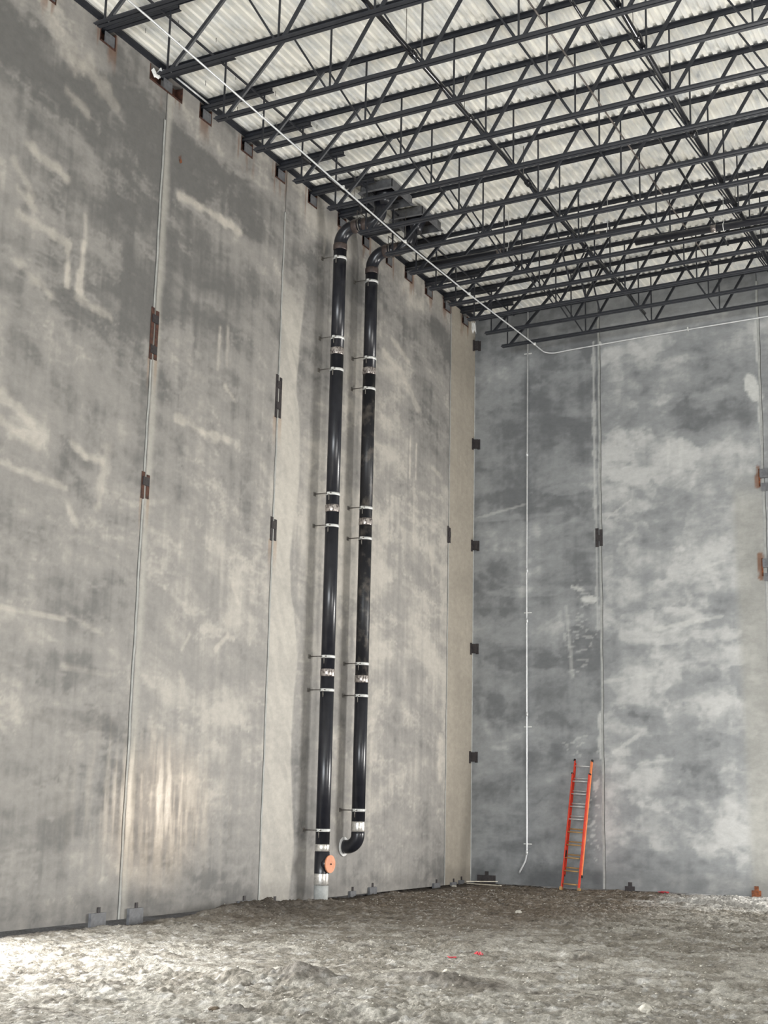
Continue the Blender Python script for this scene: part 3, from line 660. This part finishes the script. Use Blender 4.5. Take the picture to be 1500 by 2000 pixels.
for x in (3.4, 5.6, 7.6):
    MB().box((x - .015, -.09, 13.04 + .035 * (x - 2)), (x + .015, -.006, 13.12 + .035 * (x - 2))).build('strap', 'galv', t)

# ------------------------------------------------------------------ vertical conduit on the back wall
t = thing('wall_riser_conduit', 'bright white conduit running down the back wall near the corner', 'conduit', (1.46, -.045, .27))
MB().tube([(-.20, .03, -.01), (-.17, .0, .05), (-.10, 0, .17), (-.035, 0, .29), (-.008, 0, .42), (0, 0, .55), (0, 0, 1.2), (-.01, 0, 7), (.02, 0, 13.95)], .021, 10).build('conduit', 'conduit', t)
for z in (.75 - .27, 4.0 - .27, 7.25, 10.2 - .0, 6.0):
    MB().tube([(0, 0, z - .05), (0, 0, z + .05)], .029, 10).build('coupling', 'conduit', t)
for z in (.68, 3.43, 12.85, 6.2):
    MB().box((-.09, .02, z - .012), (.11, .044, z + .012)).build('strap', 'galv', t)

# ------------------------------------------------------------------ storm drain pipes on the left wall
PX = .33; PR = .136
def clamp(t, z, side=-1):
    c = MB(); c.tube([(0, 0, z - .028), (0, 0, z + .028)], PR + .012, 28, caps=True)
    c.box((PX * 0 - .02, -PR - .06, z - .022), (.03, -PR + .005, z + .022)); c.box((-.02, PR - .005, z - .022), (.03, PR + .05, z + .022))
    o = c.build('riser_clamp', 'galv', t)
    r = MB(); r.tube([(-.32, -PR - .035, z), (.06, -PR - .035, z)], .011, 8); r.box((-.327, -PR - .075, z - .04), (-.315, -PR + .005, z + .04)); r.tube([(.005, -PR - .035, z), (.005, -PR - .035, z - .14)], .010, 8)
    r.build('anchor_rod', 'rod', o)
def band(t, z, w=.05, m='band', axis='z', c=(0, 0, 0)):
    if axis == 'z': path = [(0, 0, z - w * 1.35), (0, 0, z - w), (0, 0, z + w), (0, 0, z + w * 1.35)]
    elif axis == 'x': path = [(z - w * 1.35, c[1], c[2]), (z - w, c[1], c[2]), (z + w, c[1], c[2]), (z + w * 1.35, c[1], c[2])]
    MB().tube(path, [PR + .003, PR + .010, PR + .010, PR + .003], 32).build('coupling', m, t)
M['band_label'] = mat('printed_coupling_band', lin(188, 180, 174), lin(96, 88, 86), 40, 0.3, 0.45, mapping=(1, 1, .5), lo=.45, hi=.6)
M['band_top'] = mat('brownish_coupling_band', lin(96, 84, 80), lin(70, 62, 60), 16, 0.45, 0.3)
M['shiny'] = mat('shiny_coupling_band', lin(235, 232, 226), lin(190, 186, 180), 24, 0.25, 0.6)

def drain_pipe(y, label, first):
    t = thing('storm_drain_pipe', label, 'pipe', (PX, y, 0), 'black storm drain pipes on the left wall')
    zlow = .46 if first else 1.30
    ends = [zlow, 4.30, 7.58, 10.87, 13.22]
    for k, (a, b) in enumerate(zip(ends[:-1], ends[1:])):
        dusty = (not first and k in (1, 2))
        MB().tube([(0, 0, a), (0, 0, b)], PR, 36).build('pipe_section', 'cast_dusty' if dusty else 'cast', t)
    for z in (4.30, 7.58, 10.87): band(t, z, .055, 'band_label')
    for z in (12.89, 11.15, 10.47, 7.87, 7.22, 4.61, 3.96, 1.30 if first else 1.68): clamp(t, z)
    # seam ridge left by the casting mould along the pipe
    MB().tube([(PR * .62, PR * .80, zlow + .2), (PR * .62, PR * .80, 12.9)], .009, 6).build('mould_seam', 'cast_dusty', t)
    # top elbow, horizontal run and the elbow up into the roof drain
    zh = 13.56
    el = [(0, 0, 13.17)] + [tuple(p) for p in arc((.34, 0, 13.22), (-1, 0, 0), (0, 0, 1), .34, 0, math.pi / 2, 12)]
    MB().tube(el, PR, 32).build('elbow', 'cast', t)
    band(t, 13.15, .05, 'band_top'); band(t, .36, .05, 'band_top', 'x', (0, 0, zh))
    MB().tube([(.34, 0, zh), (.62, 0, zh)], PR, 32).build('pipe_section', 'cast', t)
    band(t, .60, .05, 'band_top', 'x', (0, 0, zh))
    el = [(.62, 0, zh)] + [tuple(p) for p in arc((.66, 0, zh + .26), (0, 0, -1), (1, 0, 0), .26, 0, math.pi / 2, 12)] + [(.92, 0, 14.0)]
    MB().tube(el, PR, 32).build('elbow', 'cast', t)
    # clevis hanger
    mb = MB(); mb.tube([(.47, (PR + .02) * math.cos(a), zh + (PR + .02) * math.sin(a)) for a in [k * math.pi / 12 for k in range(25)]], .012, 6)
    mb.bar((.47, -PR - .03, zh - .02), (.47, -PR - .03, zh + .26), .02, .008).bar((.47, PR + .03, zh - .02), (.47, PR + .03, zh + .26), .02, .008).bar((.47, -PR - .03, zh + .26), (.47, PR + .03, zh + .26), .02, .008)
    mb.tube([(.47, 0, zh + .26), (.47, 0, 14.2)], .008, 6); mb.build('clevis_hanger', 'rod', t)
    if first:
        band(t, .975, .05, 'shiny')
        MB().tube([(0, 0, .46), (0, 0, .5), (0, 0, .9)], PR + .008, 36).build('cleanout_tee', 'cast', t)
        d = Vector((1, -.08, 0)).normalized()
        tee = bpy.data.objects['cleanout_tee']
        MB().tube([tuple(d * (PR * .3) + Vector((0, 0, .68))), tuple(d * (PR + .04) + Vector((0, 0, .68)))], .13, 30).build('branch_hub', 'cast', tee)
        cp = MB().tube([tuple(d * (PR + .035) + Vector((0, 0, .68))), tuple(d * (PR + .065) + Vector((0, 0, .68)))], .165, 36)
        cp = cp.build('cleanout_cap', 'cap', tee); cp['label'] = 'orange-tan round cleanout cap'
        MB().tube([tuple(d * (PR + .06) + Vector((0, 0, .68))), tuple(d * (PR + .085) + Vector((0, 0, .68)))], .014, 6).build('plug_nut', 'rust', cp)
        band(t, .40, .09, 'shiny')
        # pale sleeve down into the soil with a torn lower hem
        mb = MB(); n = 36
        ring = lambda z, r: [(r * math.cos(2 * math.pi * k / n), r * math.sin(2 * math.pi * k / n), (z if not callable(z) else z(k))) for k in range(n)]
        hem = lambda k: -.03 - .16 * max(0, math.cos(2 * math.pi * (k - 31) / n)) ** 5
        vs = ring(.34, PR + .004) + ring(.15, PR + .002) + ring(hem, PR - .004)
        mb.add(vs, [(r_ * n + i, (r_ + 1) * n + i, (r_ + 1) * n + (i + 1) % n, r_ * n + (i + 1) % n) for r_ in range(2) for i in range(n)], True)
        s_ = mb.build('pipe_sleeve', 'pvc', t)
    else:
        band(t, 1.36, .075, 'shiny')
        # bottom elbow turning into the wall
        el = [(0, 0, 1.30)] + [tuple(p) for p in arc((-.24, 0, 1.20), (1, 0, 0), (0, 0, -1), .24, 0, math.pi / 2, 14)] + [(-.31, 0, .96)]
        MB().tube(el, PR, 36).build('elbow', 'cast', t)
        MB().tube([(-.326, 0, .96), (-.300, 0, .96)], .19, 32).build('wall_collar', 'white', t)
    return t
drain_pipe(-8.0, 'left black storm drain pipe with orange cleanout cap, running down to the soil', True)
drain_pipe(-6.55, 'right black storm drain pipe curving into the wall through a white collar', False)

# roof drain sumps hung under the deck
for (ya, lab) in ((-8.42, 'grey steel sump frame under the deck above the left drain pipe'), (-6.97, 'grey steel sump frame under the deck above the right drain pipe')):
    t = thing('roof_drain_sump', lab, 'roof drain', (1.0, ya, 14.0), 'roof drain sumps')
    w, l = .72, .95
    z = .0; H = .255
    mb = MB(); mb.box((0, 0, z + .05), (w, .012, H)).box((0, l - .012, z + .05), (w, l, H)).box((0, 0, z + .05), (.012, l, H)).box((w - .012, 0, z + .05), (w, l, H))
    mb.box((w, -.03, z + .05), (w + .05, l + .03, z + .062)).box((-.05, -.03, z + .05), (0, l + .03, z + .062)).box((0, -.06, z + .05), (w, 0, z + .062)); mb.build('sump_frame', 'greyplate', t)
    MB().box((.01, .01, H - .02), (w - .01, l - .01, H - .01)).build('sump_pan', 'darkplate', t)
    MB().tube([(.37, .42, -.12), (.37, .42, -.02), (.37, .42, .10), (.37, .42, .2)], [.135, .15, .21, .22], 28).build('drain_body', 'cast', t)

# ------------------------------------------------------------------ connection plates across the joints
def hplate(pl, h, z0, z1, bars, label, m='rust', w=.105, mid='darkplate', bw=.075):
    """two vertical bars either side of a joint tied by short cross plates"""
    t = thing('connection_plate', label, 'connection plate', (0.004, h, z0) if pl == 'x' else (h, -.004, z0), 'welded connection plates over the wall joints')
    def bx(a0, a1, c0, c1, d):
        return ((0, a0, c0), (d, a1, c1)) if pl == 'x' else ((a0, -d, c0), (a1, 0, c1))
    H = z1 - z0
    for s in (-1, 1):
        a, b = (-w, -w + bw) if s < 0 else (w - bw, w)
        mb = MB(); mb.box(*bx(a, b, 0 + (.0 if s < 0 else .02), H - (.03 if s > 0 else 0), .012)); mb.build('bar', m, t)
    for zc_ in bars:
        mb = MB(); mb.box(*bx(-w * .8, w * .8, zc_ - z0 - .07, zc_ - z0 + .07, .026)); mb.build('cross_plate', mid, t)
    return t
hplate('x', -13.77, 9.0, 9.91, (9.72, 9.18), 'long rusty double connection plate on the joint nearest the camera')
hplate('x', -13.77, 6.62, 7.07, (6.92,), 'rusty H shaped connection plate lower on the joint nearest the camera')
hplate('x', -9.70, 9.05, 9.91, (9.72, 9.30), 'long dark rusty connection plate high on the joint left of the drain pipes', 'darkplate')
hplate('x', -9.70, 6.64, 7.10, (6.95,), 'small dark connection plate lower on the joint left of the drain pipes', 'darkplate')
hplate('x', -1.54, 8.03, 8.45, (8.25,), 'small dark connection plate on the joint near the room corner', 'darkplate', .085)
hplate('y', 3.30, 8.0, 8.46, (8.22,), 'rusty connection plate on the back wall joint above the ladder', 'darkplate', .09, 'darkplate', .08)
t = thing('rust_spot_anchor', 'small rusty anchor stain on the left wall under the third pocket', 'anchor', (0.0, -13.29, 12.8)); 
MB().tube([(0, 0, 0), (.012, 0, 0)], .035, 10).build('anchor_head', 'rust_orange', t)

# corner clips
for k_, z in enumerate((13.50, 10.86, 8.22, 5.62, 2.97)):
    t = thing('corner_clip', 'dark steel clip in the room corner, %s' % ['topmost of five', 'second of five from the top', 'middle one of five', 'fourth of five from the top', 'lowest of five'][k_], 'steel clip', (0, 0, z), 'dark clips in the room corner')
    MB().box((.0, -.16, -.15), (.03, -.105, .14)).build('wall_bar', 'darkplate', t)
    mb = MB(); n = 4
    mb.box((.0, -.12, -.105), (.14, -.02, .115)); mb.box((.10, -.035, -.13), (.165, -.0, .13))
    mb.tube([(.05, -.125, .0), (.05, -.14, .0)], .022, 8)
    mb.build('clip_angle', 'darkplate', t)

# far right plates on the back wall
for k_, (z, lab) in enumerate(((9.40, 'grey angle bracket on the back wall at the right edge, upper pair'), (7.30, 'grey angle bracket on the back wall at the right edge, lower pair'))):
    t = thing('wall_bracket', lab, 'wall bracket', (7.25, 0, z), 'grey brackets over the far back wall joint')
    MB().box((-.10, -.02, -.22), (-.065, -.002, .2)).build('rusty_bar', 'rust_orange', t)
    MB().box((-.06, -.10, -.03), (.22, -.004, .17)).build('upper_angle', 'greyplate', t)
    MB().box((-.03, -.08, -.34), (.22, -.004, -.16)).build('lower_angle', 'greyplate', t)

# ------------------------------------------------------------------ embed plates at the foot of the walls
foot = [(-14.36, .36, .25, 'left side of the nearest joint'), (-13.42, .36, .27, 'right side of the nearest joint'), (-10.25, .34, .22, 'beside the soil heap'), (-9.2, .3, .16, 'right of the second joint'),
        (-6.15, .24, .20, 'below the white pipe collar'), (-5.26, .32, .24, 'right of the right drain pipe'), (-2.05, .34, .19, 'left of the third joint'), (-1.08, .3, .17, 'right of the third joint'), (-.62, .26, .2, 'nearest the corner')]
for (y, w, h, lab) in foot:
    t = thing('foot_plate', 'grey steel plate at the left wall foot, ' + lab, 'steel plate', (0.003, y, -.12), 'grey plates at the foot of the walls')
    MB().box((0, -w / 2, 0), (.05, w / 2, h + .0)).build('plate', 'greyplate', t)
    MB().box((0.0, .02, h), (.015, .08, h + .08)).build('weld_tab', 'darkplate', t)
for (x, w, h, lab, m) in [(.42, .46, .26, 'beside the corner', 'darkplate'), (3.95, .22, .16, 'right of the ladder', 'darkplate'), (6.8, .2, .2, 'at the far right edge, rusty orange', 'rust_orange')]:
    t = thing('foot_plate', 'dark steel plate at the back wall foot, ' + lab, 'steel plate', (x, -.003, -.07), 'grey plates at the foot of the walls')
    MB().box((-w / 2, -.04, 0), (w / 2, 0, h)).build('plate', m, t)
    MB().box((-.04, -.02, h), (.05, 0, h + .09)).build('weld_tab', m, t)

# ------------------------------------------------------------------ extension ladder
t = thing('extension_ladder', 'red-orange fibreglass extension ladder leaning on the back wall', 'ladder', (2.76, -.66, -.02))
Lm = Vector((.115, .60, 2.93)); Ld = Lm.normalized()
side = Vector((1, 0, 0)); side = (side - Ld * side.dot(Ld)).normalized(); nrm = side.cross(Ld)   # nrm points away from the wall
if nrm.y > 0: nrm = -nrm
Ltot = Lm.length
def rail(s, a, b, off, m, name, mb=None):
    mb = mb or MB(); hw = .215
    c0 = Ld * a + side * (s * hw) + nrm * off; c1 = Ld * b + side * (s * hw) + nrm * off
    # channel: web plus two flanges turned inwards
    mb.bar(c0, c1, .006, .082, nrm)
    for q in (-1, 1):
        o = nrm * (q * .038) - side * (s * .014)
        mb.bar(c0 + o, c1 + o, .030, .006, nrm)
    return mb.build(name, m, t)
front = .055; backo = -.035
rail(-1, 0, 2.66, front, 'redfib', 'rail'); rail(1, 0, 2.66, front, 'redfib', 'rail')
rail(-1, .33, Ltot, backo, 'redfib', 'rail')
o = rail(1, .33, Ltot, backo, 'palefib', 'rail'); o['label'] = 'faded orange rail at the right rear'
for k_ in range(9):
    a = .12 + k_ * .295
    if a < 2.63: MB().tube([Ld * a - side * .21 + nrm * front, Ld * a + side * .21 + nrm * front], .016, 10).build('rung', 'alu' if k_ > 4 else 'tanrung', t)
    b = a + .295 + .085
    if b < Ltot - .05: MB().tube([Ld * b - side * .21 + nrm * backo, Ld * b + side * .21 + nrm * backo], .016, 10).build('rung', 'alu' if k_ > 3 else 'tanrung', t)
for s in (-1, 1):
    c = Ld * (Ltot - .02) + side * (s * .215) + nrm * backo
    MB().bar(c, c + Ld * .05, .034, .09, nrm).build('end_cap', 'rubber', t)
    c = Ld * 2.645 + side * (s * .215) + nrm * front
    MB().bar(c, c + Ld * .03, .034, .09, nrm).build('end_cap', 'rubber', t)
    c = Ld * .0 + side * (s * .215) + nrm * front
    MB().bar(c - Ld * .03, c + Ld * .05, .05, .11, nrm).build('foot', 'tanrung', t)
    c = Ld * .72 + side * (s * .19) + nrm * (front - .02)
    MB().bar(c, c + Ld * .16, .02, .05, nrm).build('rung_lock', 'rubber', t)
    c = Ld * .30 + side * (s * .215) + nrm * backo
    MB().bar(c, c + Ld * .05, .034, .09, nrm).build('end_cap', 'rubber', t)

# ------------------------------------------------------------------ small things on the ground and by the joists
def gz(x, y): return float(floor_height(np.array([x]), np.array([y]))[0])
def rock(name, x, y, r, m, label, cat, group=None, flat=.6, seed=0):
    rnd = random.Random(seed); bm = bmesh.new(); bmesh.ops.create_icosphere(bm, subdivisions=2, radius=r)
    ph = [rnd.uniform(0, 6) for _ in range(6)]
    for v in bm.verts:
        k = 1 + .18 * math.sin(v.co.x / r * 2.3 + ph[0]) + .16 * math.sin(v.co.y / r * 2.9 + ph[1]) + .12 * math.sin(v.co.z / r * 3.7 + ph[2]) + rnd.uniform(-.07, .07)
        v.co = Vector((v.co.x * k * 1.2, v.co.y * k, v.co.z * k * flat))
    me = bpy.data.meshes.new(name); bm.to_mesh(me); bm.free(); me.materials.append(M[m])
    o = bpy.data.objects.new(name, me); COL.objects.link(o); o.location = (x, y, gz(x, y) + r * flat * .45); o.rotation_euler = (0, 0, rnd.uniform(0, 6))
    return tag(o, label, cat, group)
rock('mud_clod', 6.2, -20.55, .05, 'clod', 'dark mud clod at the lower left, larger of the close pair', 'clod', 'mud clods', .7, 1)
rock('mud_clod', 6.38, -20.40, .03, 'clod', 'small dark mud clod at the lower left, right one of the close pair', 'clod', 'mud clods', .9, 2)
rock('stone', 9.70, -18.67, .055, 'stone', 'pale round stone at the bottom edge right of centre', 'stone', 'stones', .8, 3)
rock('stone', 6.9, -16.9, .04, 'stone', 'pale pinkish stone in the middle of the ground', 'stone', 'stones', .7, 4)
rock('stone', .35, -1.75, .06, 'stone', 'white stone chip close to the left wall by the corner', 'stone', 'stones', .6, 5)
rock('stone', 4.4, -8.2, .05, 'stone', 'white stone below the ladder on the brown soil', 'stone', 'stones', .8, 6)
# scrap lumber
for k_, (p0, p1, lab) in enumerate([((.28, -.85), (1.25, -1.15), 'long pale strip of scrap wood on the soil near the corner'), ((.30, -.95), (.95, -.62), 'short pale strip of scrap wood crossing the longer one')]):
    z0, z1 = gz(*p0) + .05 + .05 * k_, gz(*p1) + .05 + .05 * k_
    tag(MB().bar((*p0, z0), (*p1, z1), .05, .02).build('wood_strip', 'wood'), lab, 'wood scrap', 'wood strips near the corner')
def crumple(name, c, s, m, label, cat, seed):
    rnd = random.Random(seed); mb = MB(); n = 6; vs = []
    for i in range(n):
        for j in range(n):
            vs.append((c[0] + (i / (n - 1) - .5) * s[0] + rnd.uniform(-.2, .2) * s[0] * .6, c[1] + (j / (n - 1) - .5) * s[1] + rnd.uniform(-.2, .2) * s[1] * .6, c[2] + rnd.uniform(-.5, .5) * s[2]))
    fs = [(i * n + j, (i + 1) * n + j, (i + 1) * n + j + 1, i * n + j + 1) for i in range(n - 1) for j in range(n - 1)]
    mb.add(vs, fs); o = mb.build(name, m)
    md = o.modifiers.new('thick', 'SOLIDIFY'); md.thickness = .004
    return tag(o, label, cat)
crumple('plastic_scrap', (6.66, -15.39, gz(6.66, -15.39) + .04), (.09, .07, .05), 'red', 'crumpled red plastic scrap on the ground right of centre', 'plastic scrap', 4)
crumple('plastic_scrap', (6.35, -15.5, gz(6.35, -15.5) + .02), (.10, .05, .02), 'red', 'flat red plastic shred left of the crumpled scrap', 'plastic scrap', 5)
crumple('plastic_scrap', (4.85, -.45, gz(4.85, -.45) + .05), (.22, .10, .05), 'red', 'flat dark red scrap at the foot of the back wall, right of the ladder', 'plastic scrap', 6)
crumple('plastic_sheet', (1.10, -15.47, 13.12), (.16, .20, .12), 'white', 'crumpled white plastic on the end of a joist beside the left wall', 'plastic sheet', 7)
crumple('plastic_sheet', (.35, -.93, 13.68), (.10, .10, .34), 'white', 'torn white plastic hanging by the corner under the last joist', 'plastic sheet', 8)

# loose gravel, uncountable
rs = np.random.RandomState(5); vs = []; fs = []
ico = [(0, 0, 1), (.9, 0, .2), (-.2, .85, .3), (-.8, -.3, .25), (.25, -.85, .3), (.1, 0, -.5)]
icf = [(0, 1, 2), (0, 2, 3), (0, 3, 4), (0, 4, 1), (5, 2, 1), (5, 3, 2), (5, 4, 3), (5, 1, 4)]
N_ = 15000
px = rs.uniform(.5, 12.5, N_); py = rs.uniform(-22.8, -.4, N_)
dens = fbm(px * .6, py * .6, 401, 4) + .25 * rs.rand(N_)
ok = (dens > .58) & ~((px > 2.1) & (px < 3.4) & (py > -1.1)) & ~((px > .1) & (px < 1.5) & (py > -1.4)) & (np.hypot(px - 6.3, py + 20.45) > .25); px, py = px[ok], py[ok]; pz = floor_height(px, py)
for x, y, z in zip(px, py, pz):
    r = .006 + .016 * rs.rand() ** 3; a = rs.rand() * 6.28; ca, sa = math.cos(a) * r, math.sin(a) * r; o = len(vs)
    for (u, v, w) in ico: vs.append((x + u * ca - v * sa, y + u * sa + v * ca, z + w * r * .8))
    fs += [(o + i, o + j, o + k_) for i, j, k_ in icf]
mb = MB(); mb.v = vs; mb.f = fs; mb.smooth = [False] * len(fs)
tag(mb.build('loose_gravel', 'stone'), 'small loose pale gravel scattered over the muddy ground', 'gravel', kind='stuff')

# fastener tips that poke down through the deck beside the left wall
rnd = random.Random(21); first = None
for (ya, yb, bay) in ((-15.3, -14.1, 'in the bay left of the crumpled plastic'), (-13.7, -12.8, 'second joist bay from the upper left'), (-12.4, -11.4, 'third joist bay from the upper left'), (-11.1, -10.1, 'fourth joist bay from the upper left')):
    bay = bay.replace('in the bay left of the crumpled plastic', 'first joist bay from the upper left')
    for x, pos in ((.45, 'closest to the wall'), (.75, 'second from the wall'), (1.05, 'third from the wall'), (1.35, 'farthest from the wall')):
        y = rnd.uniform(ya, yb); x_ = x + rnd.uniform(-.06, .06)
        if first is None: o = first = MB().tube([(0, 0, .03), (0, 0, -.085)], .005, 6).build('deck_screw', 'rod')
        else: o = first.copy(); COL.objects.link(o)
        o.location = (x_, y, DZ + KX * x_); tag(o, 'screw tip under deck, ' + bay.replace(' from the upper left', ' from upper left') + ', ' + pos, 'screw', 'screw tips under the roof deck')
